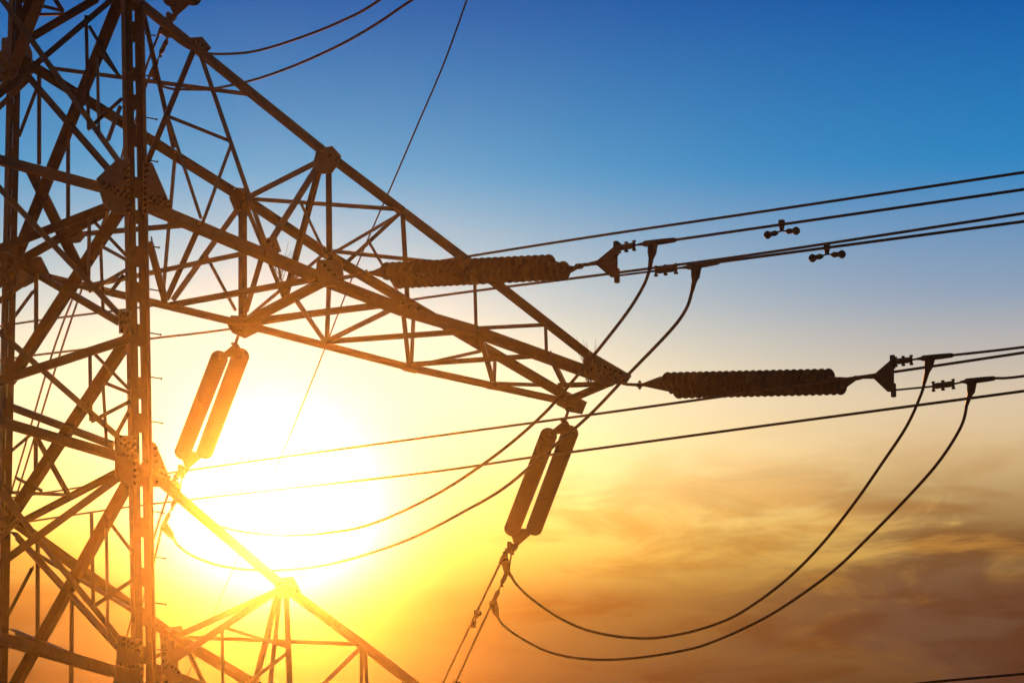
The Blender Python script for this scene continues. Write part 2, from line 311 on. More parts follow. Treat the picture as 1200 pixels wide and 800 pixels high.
 ('middle_arm', 'brace', (6.163, 1.612, 22.778), (7.549, 1.437, 24.144), (0, 1, 0), 0.0574, 0, 0.014, 0),
 ('middle_arm', 'brace', (7.645, 1.425, 24.077), (7.607, 1.43, 22.487), (0, 1, 0), 0.0871, 0, 0.021, 0),
 ('middle_arm', 'brace', (9.218, 1.226, 23.355), (9.18, 1.231, 22.268), (0, 1, 0), 0.0737, 0, 0.028, 0),
 ('middle_arm', 'brace', (9.196, 1.229, 22.239), (10.483, 1.067, 22.681), (0, 1, 0), 0.0603, 0, 0.035, 0),
 ('middle_arm', 'brace', (10.775, 1.03, 22.653), (10.76, 1.032, 22.124), (0, 1, 0), 0.067, 0, 0.0, 0),
 ('middle_arm', 'brace', (4.802, 1.852, 25.655), (4.653, 1.879, 22.921), (0, 1, 0), 0.067, 0, 0.007, 0),
 ('middle_arm', 'brace', (2.282, -2.3, 26.475), (4.784, 1.856, 25.781), (0, 0, 1), 0.067, 0, 0.014, 1),
 ('middle_arm', 'brace', (6.1, -1.62, 24.747), (6.022, 1.634, 24.976), (0, 0, 1), 0.1072, 0, 0.021, 1),
 ('middle_arm', 'brace', (6.113, 1.618, 25.035), (7.43, -1.452, 24.103), (0, 0, 1), 0.0615, 0, 0.028, 0),
 ('middle_arm', 'brace', (7.705, 1.417, 24.277), (8.964, -1.259, 23.408), (0, 0, 1), 0.0615, 0, 0.035, 0),
 ('middle_arm', 'brace', (2.576, 2.251, 26.998), (4.632, -1.883, 25.453), (0, 0, 1), 0.0615, 0, 0.0, 0),
 ('middle_arm', 'brace', (7.624, -1.428, 24.053), (7.644, 1.425, 24.141), (0, 0, 1), 0.0656, 0, 0.007, 0),
 ('middle_arm', 'brace', (2.524, -2.33, 22.305), (4.699, 1.871, 22.879), (0, 0, -1), 0.1005, 0, 0.014, 1),
 ('middle_arm', 'brace', (3.532, -2.08, 22.837), (4.728, 1.865, 22.914), (0, 0, -1), 0.1005, 0, 0.021, 1),
 ('middle_arm', 'brace', (4.807, 1.851, 22.782), (5.897, -1.656, 22.403), (0, 0, -1), 0.0871, 0, 0.028, 1),
 ('middle_arm', 'brace', (3.315, 2.118, 22.956), (4.787, -1.855, 22.664), (0, 0, -1), 0.067, 0, 0.035, 0),
 ('middle_arm', 'brace', (2.987, 2.177, 23.883), (3.498, -2.086, 22.844), (0, 0, -1), 0.0737, 0, 0.0, 1),
 ('middle_arm', 'brace', (4.787, -1.855, 22.649), (6.13, 1.616, 22.868), (0, 0, -1), 0.0938, 0, 0.007, 1),
 ('middle_arm', 'brace', (6.14, -1.615, 22.471), (6.166, 1.612, 22.653), (0, 0, -1), 0.201, 0, 0.014, 1),
 ('middle_arm', 'brace', (6.321, 1.592, 22.672), (7.59, -1.432, 22.327), (0, 0, -1), 0.0938, 0, 0.021, 1),
 ('middle_arm', 'brace', (7.638, 1.426, 22.475), (7.59, -1.432, 22.297), (0, 0, -1), 0.0656, 0, 0.028, 0),
 ('middle_arm', 'brace', (6.081, -1.623, 24.773), (6.919, 1.517, 23.22), (1, 0, 0), 0.0938, 0, 0.035, 1),
 ('middle_arm', 'brace', (6.101, 1.62, 24.89), (6.872, 1.523, 23.182), (1, 0, 0), 0.0574, 0, 0.0, 0),
 ('middle_arm', 'brace', (5.472, -1.732, 21.966), (7.559, 1.436, 22.512), (0, 0, -1), 0.0603, 0, 0.007, 0),
 ('middle_arm', 'brace', (7.626, -1.427, 22.258), (9.148, 1.235, 22.249), (0, 0, -1), 0.0737, 0, 0.014, 1),
 ('middle_arm', 'brace', (7.638, 1.426, 22.459), (8.738, -1.287, 22.036), (0, 0, -1), 0.0804, 0, 0.021, 1),
 ('middle_arm', 'brace', (9.212, 1.227, 22.225), (10.416, -1.075, 21.93), (0, 0, -1), 0.0737, 0, 0.028, 1),
 ('middle_arm', 'brace', (9.202, -1.228, 22.142), (10.727, 1.036, 22.12), (0, 0, -1), 0.0804, 0, 0.035, 1),
 ('middle_arm', 'brace', (10.776, 1.03, 22.094), (11.756, 0.906, 22.179), (0, 0, -1), 0.0574, 0, 0.0, 0),
 ('middle_arm', 'brace', (10.692, -1.04, 22.06), (12.118, 0.86, 22.19), (0, 0, -1), 0.0804, 0, 0.007, 1),
 ('middle_arm', 'brace', (12.003, 0.875, 22.176), (12.047, -0.869, 21.74), (0, 0, -1), 0.0804, 0, 0.014, 1),
 ('middle_arm', 'brace', (12.199, -0.85, 21.847), (12.117, 0.86, 21.885), (0, 0, -1), 0.1474, 0, 0.021, 1),
 ('lower_arm', 'chord', (2.415, -2.58, 18.552), (5.335, -1.829, 17.095), (0, -1, 0), 0.1156, 1, 0, 0),
 ('lower_arm', 'chord', (5.335, -1.829, 17.095), (6.946, -1.513, 16.377), (0, -1, 0), 0.1156, 1, 0, 0),
 ('lower_arm', 'chord', (6.946, -1.513, 16.377), (11.681, -0.916, 14.007), (0, -1, 0), 0.1156, 1, 0, 0),
 ('lower_arm', 'chord', (2.742, -2.536, 15.302), (6.34, -1.59, 14.781), (0, -1, 0), 0.1598, 1, 0, 0),
 ('lower_arm', 'chord', (6.34, -1.59, 14.781), (11.68, -0.916, 13.92), (0, -1, 0), 0.1598, 1, 0, 0),
 ('lower_arm', 'chord', (2.391, 2.58, 18.807), (4.981, 1.925, 17.057), (0, 1, 0), 0.204, 0, 0, 1),
 ('lower_arm', 'chord', (4.981, 1.925, 17.057), (6.535, 1.565, 16.216), (0, 1, 0), 0.204, 0, 0, 1),
 ('lower_arm', 'chord', (6.535, 1.565, 16.216), (11.732, 0.909, 13.931), (0, 1, 0), 0.204, 0, 0, 1),
 ('lower_arm', 'chord', (2.707, 2.545, 15.346), (6.267, 1.599, 14.744), (0, 1, 0), 0.136, 0, 0, 0),
 ('lower_arm', 'chord', (6.267, 1.599, 14.744), (11.732, 0.909, 13.842), (0, 1, 0), 0.136, 0, 0, 0),
 ('lower_arm', 'brace', (5.265, -1.848, 17.054), (2.906, -2.491, 15.33), (0, -1, 0), 0.1072, 1, 0.014, 0),
 ('lower_arm', 'brace', (5.354, -1.823, 17.042), (5.508, -1.781, 14.935), (0, -1, 0), 0.1005, 0, 0.021, 0),
 ('lower_arm', 'brace', (5.284, -1.843, 17.029), (6.463, 1.574, 16.077), (1, 0, 0), 0.0871, 0, 0.028, 0),
 ('lower_arm', 'brace', (5.319, -1.833, 17.035), (6.738, 1.539, 15.909), (1, 0, 0), 0.0656, 0, 0.035, 0),
 ('lower_arm', 'brace', (5.318, -1.833, 17.092), (5.08, 1.898, 17.033), (0, 0, 1), 0.1139, 0, 0.0, 0),
 ('lower_arm', 'brace', (5.079, 1.898, 17.048), (6.912, -1.518, 16.414), (0, 0, 1), 0.0603, 0, 0.007, 0),
 ('lower_arm', 'brace', (4.09, -2.168, 16.195), (5.446, -1.798, 16.099), (0, -1, 0), 0.0603, 0, 0.014, 0),
 ('lower_arm', 'brace', (4.074, -2.173, 16.164), (4.121, -2.16, 15.151), (0, -1, 0), 0.0574, 0, 0.021, 0),
 ('lower_arm', 'brace', (5.465, -1.793, 16.046), (4.526, -2.049, 15.315), (0, -1, 0), 0.0603, 0, 0.028, 0),
 ('lower_arm', 'brace', (6.913, -1.517, 16.357), (5.817, -1.697, 15.292), (0, -1, 0), 0.0737, 0, 0.035, 0),
 ('lower_arm', 'brace', (6.88, -1.522, 16.324), (6.886, -1.521, 14.739), (0, -1, 0), 0.067, 0, 0.0, 0),
 ('lower_arm', 'brace', (6.946, -1.513, 16.334), (7.069, -1.498, 14.734), (0, -1, 0), 0.067, 0, 0.007, 0),
 ('lower_arm', 'brace', (5.081, 1.898, 16.974), (4.5, 2.056, 15.3), (0, 1, 0), 0.0871, 1, 0.014, 0),
 ('lower_arm', 'brace', (5.239, 1.855, 16.865), (5.667, 1.738, 16.022), (0, 1, 0), 0.0871, 0, 0.021, 0),
 ('lower_arm', 'brace', (5.067, 1.902, 16.973), (5.087, 1.896, 15.186), (0, 1, 0), 0.134, 0, 0.028, 0),
 ('lower_arm', 'brace', (4.878, 1.953, 16.711), (4.466, 2.066, 16.466), (0, 1, 0), 0.067, 0, 0.035, 0),
 ('lower_arm', 'brace', (6.34, -1.59, 14.781), (6.267, 1.599, 14.744), (0, 0, -1), 0.1675, 0, 0.0, 1),
 ('lower_arm', 'brace', (5.508, -1.781, 14.935), (5.135, 1.883, 14.927), (0, 0, -1), 0.0871, 0, 0.007, 1),
 ('lower_arm', 'brace', (6.493, 1.57, 14.689), (9.21, -1.227, 14.32), (0, 0, -1), 0.0737, 0, 0.014, 1),
]
PLATES = [
 ('body', 'gusset_plate', [(1.581, -2.327, 23.242), (1.902, -2.314, 23.613), (2.14, -2.311, 23.688), (2.187, -2.344, 22.747), (1.905, -2.346, 22.696), (1.708, -2.34, 22.852)], (0, -1, 0), 0.02, [(1.687, -2.33, 23.158), (1.777, -2.33, 23.142), (1.866, -2.331, 23.125), (1.956, -2.332, 23.108), (2.046, -2.332, 23.091), (1.733, -2.333, 23.078), (1.823, -2.333, 23.061), (1.913, -2.334, 23.044), (2.003, -2.334, 23.028), (2.093, -2.335, 23.011), (2.113, -2.316, 23.549), (2.116, -2.319, 23.453), (2.12, -2.323, 23.357), (2.124, -2.326, 23.261), (2.127, -2.33, 23.165), (2.131, -2.333, 23.069), (2.134, -2.336, 22.974), (2.138, -2.34, 22.878), (2.142, -2.343, 22.783), (2.054, -2.319, 23.478), (2.057, -2.324, 23.315), (2.06, -2.33, 23.153)]),
 ('body', 'gusset_plate', [(2.381, -2.311, 23.688), (2.547, -2.311, 23.689), (2.89, -2.335, 23.022), (2.756, -2.34, 22.879), (2.411, -2.343, 22.787)], (0, -1, 0), 0.02, [(2.428, -2.314, 23.607), (2.429, -2.317, 23.511), (2.431, -2.321, 23.414), (2.433, -2.324, 23.318), (2.434, -2.328, 23.221), (2.436, -2.331, 23.125), (2.437, -2.334, 23.029), (2.439, -2.338, 22.933), (2.441, -2.341, 22.837), (2.512, -2.333, 23.057), (2.595, -2.334, 23.039), (2.679, -2.335, 23.021), (2.762, -2.335, 23.002), (2.845, -2.336, 22.984), (2.571, -2.331, 23.127), (2.662, -2.332, 23.104), (2.753, -2.332, 23.081), (2.844, -2.333, 23.058)]),
 ('body', 'gusset_plate', [(2.011, -2.404, 21.05), (2.232, -2.402, 21.087), (2.239, -2.415, 20.712), (2.032, -2.417, 20.678)], (0, -1, 0), 0.02, [(2.071, -2.406, 20.988), (2.073, -2.41, 20.858), (2.076, -2.415, 20.728), (2.145, -2.405, 21.0), (2.147, -2.41, 20.87), (2.149, -2.414, 20.74)]),
 ('body', 'gusset_plate', [(1.977, -2.476, 18.971), (2.343, -2.475, 18.996), (2.386, -2.504, 18.184), (2.211, -2.504, 18.173), (2.005, -2.5, 18.299)], (0, -1, 0), 0.02, [(2.051, -2.478, 18.925), (2.12, -2.479, 18.888), (2.189, -2.481, 18.851), (2.258, -2.482, 18.814), (2.068, -2.481, 18.829), (2.136, -2.483, 18.792), (2.205, -2.484, 18.754), (2.274, -2.485, 18.717), (2.042, -2.487, 18.655), (2.11, -2.488, 18.651), (2.178, -2.488, 18.647), (2.246, -2.488, 18.643), (2.314, -2.477, 18.964), (2.318, -2.48, 18.859), (2.322, -2.484, 18.755), (2.326, -2.488, 18.65), (2.33, -2.491, 18.546), (2.334, -2.495, 18.442), (2.338, -2.499, 18.338), (2.341, -2.502, 18.234)]),
 ('body', 'gusset_plate', [(2.608, -2.477, 18.95), (2.682, -2.478, 18.933), (3.002, -2.5, 18.284), (2.65, -2.503, 18.207)], (0, -1, 0), 0.02, [(2.705, -2.495, 18.44), (2.774, -2.495, 18.426), (2.843, -2.496, 18.413), (2.912, -2.496, 18.399), (2.669, -2.481, 18.845), (2.674, -2.485, 18.733), (2.678, -2.489, 18.62), (2.683, -2.493, 18.508), (2.688, -2.496, 18.395), (2.692, -2.5, 18.283)]),
 ('body', 'gusset_plate', [(2.098, -2.59, 15.737), (2.501, -2.591, 15.703), (2.543, -2.617, 14.945), (2.057, -2.619, 14.89)], (0, -1, 0), 0.02, [(2.171, -2.592, 15.664), (2.248, -2.593, 15.641), (2.325, -2.594, 15.618), (2.402, -2.594, 15.596), (2.172, -2.595, 15.582), (2.249, -2.596, 15.559), (2.326, -2.597, 15.537), (2.404, -2.597, 15.514), (2.121, -2.607, 15.25), (2.193, -2.607, 15.251), (2.265, -2.606, 15.253), (2.336, -2.606, 15.254), (2.408, -2.606, 15.256), (2.473, -2.593, 15.645), (2.478, -2.596, 15.541), (2.482, -2.6, 15.437), (2.486, -2.604, 15.333), (2.49, -2.607, 15.229), (2.494, -2.611, 15.125), (2.498, -2.615, 15.021)]),
 ('body', 'gusset_plate', [(2.803, -2.586, 15.849), (2.92, -2.586, 15.835), (3.221, -2.612, 15.103), (2.874, -2.616, 14.982)], (0, -1, 0), 0.02, [(2.848, -2.589, 15.744), (2.857, -2.593, 15.631), (2.866, -2.597, 15.518), (2.875, -2.601, 15.405), (2.884, -2.605, 15.292), (2.893, -2.609, 15.18), (2.902, -2.613, 15.067), (2.941, -2.603, 15.344), (3.0, -2.604, 15.315), (3.058, -2.605, 15.285), (3.117, -2.606, 15.255)]),
 ('body', 'gusset_plate', [(2.181, 3.7, 27.978), (2.192, 2.665, 27.671), (2.208, 2.268, 27.209), (2.224, 2.184, 26.766), (2.223, 2.648, 26.769), (2.21, 3.681, 27.16)], (1, 0, 0), 0.025, [(2.188, 3.456, 27.793), (2.193, 3.017, 27.636), (2.198, 2.583, 27.481), (2.207, 3.444, 27.239), (2.212, 3.006, 27.086), (2.218, 2.574, 26.934)]),
 ('body', 'gusset_plate', [(2.328, 3.447, 23.774), (2.344, 1.827, 23.315), (2.361, 1.374, 22.843), (2.358, 1.822, 22.916), (2.357, 2.503, 22.964), (2.347, 3.435, 23.24)], (1, 0, 0), 0.025, [(2.349, 2.278, 23.174), (2.353, 2.025, 23.078), (2.356, 1.773, 22.982), (2.359, 1.523, 22.888)]),
 ('body', 'gusset_plate', [(2.316, 1.012, 23.554), (2.32, 0.354, 23.425), (2.332, -0.222, 23.081), (2.335, 0.063, 23.02), (2.327, 0.862, 23.234)], (1, 0, 0), 0.02, []),
 ('middle_arm', 'gusset_plate', [(5.852, -1.684, 24.778), (6.132, -1.636, 24.877), (6.307, -1.614, 24.732), (6.274, -1.618, 24.602), (6.14, -1.635, 24.387), (5.93, -1.67, 24.337), (5.786, -1.696, 24.517)], (0, -1, 0), 0.02, [(5.924, -1.672, 24.704), (6.065, -1.646, 24.677), (6.205, -1.627, 24.648)]),
 ('middle_arm', 'gusset_plate', [(3.264, -2.147, 26.102), (3.466, -2.111, 26.156), (3.641, -2.08, 25.989), (3.542, -2.098, 25.871), (3.34, -2.134, 25.848)], (0, -1, 0), 0.02, [(3.368, -2.129, 26.038), (3.454, -2.114, 25.985), (3.54, -2.098, 25.932)]),
 ('middle_arm', 'gusset_plate', [(4.78, -1.876, 22.917), (5.018, -1.834, 23.016), (5.127, -1.814, 22.756), (4.89, -1.857, 22.628)], (0, -1, 0), 0.02, [(4.867, -1.861, 22.877), (4.946, -1.847, 22.82), (5.024, -1.833, 22.763)]),
 ('middle_arm', 'gusset_plate', [(5.889, -1.678, 22.808), (6.338, -1.61, 22.875), (6.413, -1.601, 22.467), (6.038, -1.651, 22.359), (5.861, -1.683, 22.47)], (0, -1, 0), 0.02, [(5.996, -1.659, 22.711), (6.091, -1.642, 22.642), (6.183, -1.629, 22.571), (6.275, -1.618, 22.499)]),
 ('middle_arm', 'gusset_plate', [(5.866, 1.682, 25.148), (6.141, 1.635, 25.183), (6.273, 1.618, 24.913), (6.153, 1.633, 24.673), (6.062, 1.647, 24.566), (5.907, 1.675, 24.675), (5.779, 1.697, 24.946)], (0, 1, 0), 0.02, []),
 ('middle_arm', 'gusset_plate', [(5.859, 1.683, 22.775), (6.411, 1.601, 22.84), (6.508, 1.588, 22.633), (6.263, 1.619, 22.477), (6.141, 1.635, 22.4), (5.897, 1.676, 22.466), (5.803, 1.693, 22.581)], (0, 1, 0), 0.02, []),
 ('middle_arm', 'gusset_plate', [(7.537, -1.459, 22.423), (7.869, -1.417, 22.429), (7.941, -1.408, 22.291), (7.627, -1.447, 22.167)], (0, -1, 0), 0.02, [(7.589, -1.452, 22.372), (7.73, -1.434, 22.34), (7.87, -1.417, 22.307)]),
 ('middle_arm', 'gusset_plate', [(11.565, -0.97, 22.307), (12.428, -0.861, 21.985), (12.312, -0.876, 21.806), (11.86, -0.933, 21.752), (11.45, -0.985, 21.894), (11.452, -0.984, 22.144)], (0, -1, 0), 0.025, [(11.638, -0.961, 22.07), (11.743, -0.948, 22.049), (11.847, -0.935, 22.029), (11.952, -0.921, 22.008), (12.057, -0.908, 21.987), (12.163, -0.895, 21.966), (11.6, -0.966, 21.969), (11.712, -0.952, 21.943), (11.824, -0.937, 21.918), (11.936, -0.923, 21.892), (12.049, -0.909, 21.866)]),
 ('middle_arm', 'gusset_plate', [(12.02, 0.903, 22.194), (12.58, 0.831, 22.003), (12.479, 0.844, 21.767), (12.248, 0.874, 21.772), (11.953, 0.911, 21.866)], (0, 1, 0), 0.025, []),
 ('middle_arm', 'gusset_plate', [(7.527, 1.46, 22.571), (7.763, 1.43, 22.537), (7.734, 1.434, 22.376), (7.514, 1.462, 22.397)], (0, 1, 0), 0.02, []),
 ('middle_arm', 'gusset_plate', [(9.051, 1.267, 22.316), (9.324, 1.233, 22.286), (9.293, 1.237, 22.14), (9.037, 1.269, 22.156)], (0, 1, 0), 0.02, []),
 ('middle_arm', 'gusset_plate', [(10.614, 1.07, 22.155), (10.874, 1.037, 22.122), (10.858, 1.039, 22.009), (10.614, 1.07, 22.012)], (0, 1, 0), 0.02, []),
 ('lower_arm', 'gusset_plate', [(5.104, -1.912, 17.193), (5.455, -1.816, 17.259), (5.602, -1.776, 17.031), (5.463, -1.814, 16.92), (5.182, -1.89, 16.868)], (0, -1, 0), 0.02, [(5.211, -1.882, 17.1), (5.306, -1.856, 17.071), (5.401, -1.831, 17.041), (5.496, -1.805, 17.011)]),
 ('lower_arm', 'gusset_plate', [(4.866, 1.976, 17.139), (5.201, 1.885, 17.218), (5.321, 1.853, 16.959), (5.133, 1.904, 16.623), (4.904, 1.966, 16.786)], (0, 1, 0), 0.02, []),
]
pylon = empty('transmission_pylon')
tag(pylon, 'weathered steel lattice transmission pylon with long tapering cross arms', 'pylon')
holders = {'body': pylon}
for k in ('middle_arm', 'lower_arm'): holders[k] = empty('cross_arm', (0, 0, 0), pylon)

TOP = ZC + 11.0
def leg_at(sx, sy, z): return V((sx * w_at(z) - (.32 if (sx, sy) == (1, 1) else 0), sy * w_at(z), z))
def make_leg(sx, sy):
    """double angle leg: two angles set apart by a slit, held by battens"""
    bm = bmesh.new(); g = .022 if (sx, sy) == (1, -1) else .004; t = .016
    def corner(z): return leg_at(sx, sy, z)
    a, b = corner(0.0), corner(TOP); X = V((sx, 0, 0)); Y = V((0, sy, 0))
    def prof(p, k):
        if k: return [p - X * g, p - X * (g + .125), p - X * (g + .125) - Y * .17, p - X * (g + .109) - Y * .17, p - X * (g + .109) - Y * t, p - X * g - Y * t]
        return [p + X * g, p + X * (g + .125), p + X * (g + .125) + Y * .11, p + X * (g + .109) + Y * .11, p + X * (g + .109) - Y * t, p + X * g - Y * t]
    for k in (0, 1): loft(bm, [prof(a, k), prof(b, k)])
    bm.faces.ensure_lookup_table()
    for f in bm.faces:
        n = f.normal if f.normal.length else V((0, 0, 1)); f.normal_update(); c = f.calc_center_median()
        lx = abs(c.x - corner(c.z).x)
        f.material_index = 1 if lx < g + .10 else 0  # middle strip of the leg gets the painted-in shade
    nb = len(bm.faces)
    z = 1.0; i = 0; rnd = random.Random(3)
    while z < TOP - .4:
        h = .16 + .22 * rnd.random()
        p = corner(z); q = corner(z + h)
        loft(bm, [[c - X * .05 + Y * .003, c + X * .05 + Y * .003, c + X * .05 + Y * .022, c - X * .05 + Y * .022] for c in (p, q)])
        loft(bm, [[c - X * .05 - Y * (t + .003), c + X * .05 - Y * (t + .003), c + X * .05 - Y * (t + .02), c - X * .05 - Y * (t + .02)] for c in (p, q)])
        for dx in (-.09, -.055, .055, .09): hexbolt(bm, corner(z + h / 2) + X * dx + Y * .002, Y, .014, .022)
        z += h + .20 + .34 * rnd.random()
    bm.faces.ensure_lookup_table()
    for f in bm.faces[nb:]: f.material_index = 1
    for k in range(int(TOP / .55)):                                  # splice and fixing bolts along the side leg
        z = .6 + k * .55
        for e in (0, .12): hexbolt(bm, corner(z + e) - X * (g + .125) - Y * .1, -X, .014, .02)
    o = link('leg', bm, STEEL, pylon); o.data.materials.append(SHADED_STEEL); return o
for sx in (1, -1):
    for sy in (-1, 1): make_leg(sx, sy)
for k in range(44):                                                 # climbing bolts on the near leg
    z = 3.0 + k * .74
    if z > TOP - 1: break
    c = V((w_at(z), -w_at(z), z)) + V((.145, -.06, 0))
    bm = bmesh.new(); tube(bm, [c, c + V((.20, 0, 0)), c + V((.20, 0, .0)), c + V((.215, 0, 0))], [.011, .011, .02, .02], 6)
    link('step_bolt', bm, BOLT, pylon)

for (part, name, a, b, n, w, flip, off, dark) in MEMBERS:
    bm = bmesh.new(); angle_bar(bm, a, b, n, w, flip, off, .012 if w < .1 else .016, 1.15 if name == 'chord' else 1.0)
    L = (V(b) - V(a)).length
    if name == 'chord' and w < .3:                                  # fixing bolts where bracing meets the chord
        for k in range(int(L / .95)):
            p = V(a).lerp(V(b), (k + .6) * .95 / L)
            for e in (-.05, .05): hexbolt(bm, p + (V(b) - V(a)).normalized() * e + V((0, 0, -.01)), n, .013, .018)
    link(name, bm, SHADED_STEEL if dark else STEEL, holders[part])
for (part, name, pts, n, t, bolts) in PLATES:
    bm = bmesh.new(); c = slab(bm, pts, n, t)
    for p in bolts:
        p = V(p); nn = V(n); p = p - nn * (p - c).dot(nn) + nn * (t / 2)
        hexbolt(bm, p, n, .030, .06)
    bm.faces.ensure_lookup_table(); k = len(pts) + 2
    for f in bm.faces[k:]: f.material_index = 1
    link(name, bm, PLATE, holders[part]).data.materials.append(BOLT)

# bracing of the storeys and faces the tables above leave out (towards the ground, the peak and the back)
def corner(sx, sy, z): return leg_at(sx, sy, z)
faces = [((1, -1), (-1, -1), (0, -1, 0)), ((1, 1), (-1, 1), (0, 1, 0)), ((1, -1), (1, 1), (1, 0, 0)), ((-1, -1), (-1, 1), (-1, 0, 0))]
levels = [.3, 4.6, 8.6, ZC - 11.2, ZC - 8, ZC - 4.4, ZC - .1, ZC + 3.4, ZC + 7.4, TOP - .05]
for li, (z0, z1) in enumerate(zip(levels, levels[1:])):
    for fi, (c0, c1, n) in enumerate(faces):
        if z0 > ZC - 11.5 and z1 < ZC + 3.6 and fi in (0, 2): continue
        for k, (p, q) in enumerate(((corner(*c0, z0), corner(*c1, z1)), (corner(*c1, z0), corner(*c0, z1)), (corner(*c0, z1), corner(*c1, z1)))):
            bm = bmesh.new(); angle_bar(bm, p, q, n, .15, k % 2, .004 + .012 * k)
            link('diagonal' if k < 2 else 'beam', bm, STEEL, pylon)
for sx in (1, -1):                                                   # earth-wire peak
    for sy in (-1, 1):
        bm = bmesh.new(); angle_bar(bm, corner(sx, sy, TOP), V((sx * .1, sy * .1, TOP + 3.2)), (0, sy, 0), .15); link('peak_bar', bm, STEEL, pylon)
bm = bmesh.new(); box_between(bm, V((0, 0, TOP + 3.1)), V((0, 0, TOP + 3.4)), .4, .4); link('peak_cap', bm, PLATE, pylon)
for sx in (1, -1):
    for sy in (-1, 1):
        bm = bmesh.new(); p = corner(sx, sy, 0); box_between(bm, p + V((0, 0, -.4)), p + V((0, 0, .3)), .9, .9, V((0, 1, 0)))
        link('footing', bm, mat('concrete', (.28, .27, .25), (.38, .37, .34), 9, .85, 0, .3) if 'concrete' not in bpy.data.materials else bpy.data.materials['concrete'], pylon)

def copy_arm(src, loc, scale):
    e = empty('cross_arm', loc, pylon); e.scale = scale
    for ch in list(src.children):
        c = ch.copy(); COL.objects.link(c); c.parent = e
    return e
HOOK = V((5.497, 1.436, 30.921))
copy_arm(holders['middle_arm'], (0, 0, 0), (-1, 1, 1)); copy_arm(holders['lower_arm'], (0, 0, 0), (-1, 1, 1))
copy_arm(holders['middle_arm'], (0, 0, 8.301), (.905, .887, 1)); copy_arm(holders['middle_arm'], (0, 0, 8.301), (-.905, .887, 1))

# ------------------------------------------------------------------ insulator sets
def lathe(prof, n=20):
    bm = bmesh.new(); rings = [[V((r * math.cos(2 * math.pi * k / n), r * math.sin(2 * math.pi * k / n), z)) for k in range(n)] for r, z in prof]
    loft(bm, rings); bmesh.ops.recalc_face_normals(bm, faces=bm.faces); return bm
def disc_mesh(m, R):
    bm = lathe([(.028, 0), (.05, .008), (.052, .06), (R * .45, .072), (R * .8, .098), (R * .98, .120), (R, .127), (R * .97, .133), (R * .85, .122), (R * .60, .104), (R * .42, .112), (.034, .112), (.022, .165)])
    me = bpy.data.meshes.new('disc'); bm.to_mesh(me); bm.free(); me.materials.append(m)
    for p in me.polygons: p.use_smooth = True
    return me
DISC = {(r, p): disc_mesh(CERB if p else CERA, r) for r in (.152, .160) for p in (0, 1)}
def shackle(bm, p, d, r=.05):
    d, u, v = basis(d); n = 10
    tube(bm, [p + d * r * 1.5 * math.cos(2 * math.pi * k / n) + u * r * math.sin(2 * math.pi * k / n) for k in range(n + 1)], .016, 6)
def fitting(bm, path, r=.022):
    """rod with turnbuckle body, bolts and eyes along the path"""
    path = [V(p) for p in path]; tube(bm, path, r, 8)
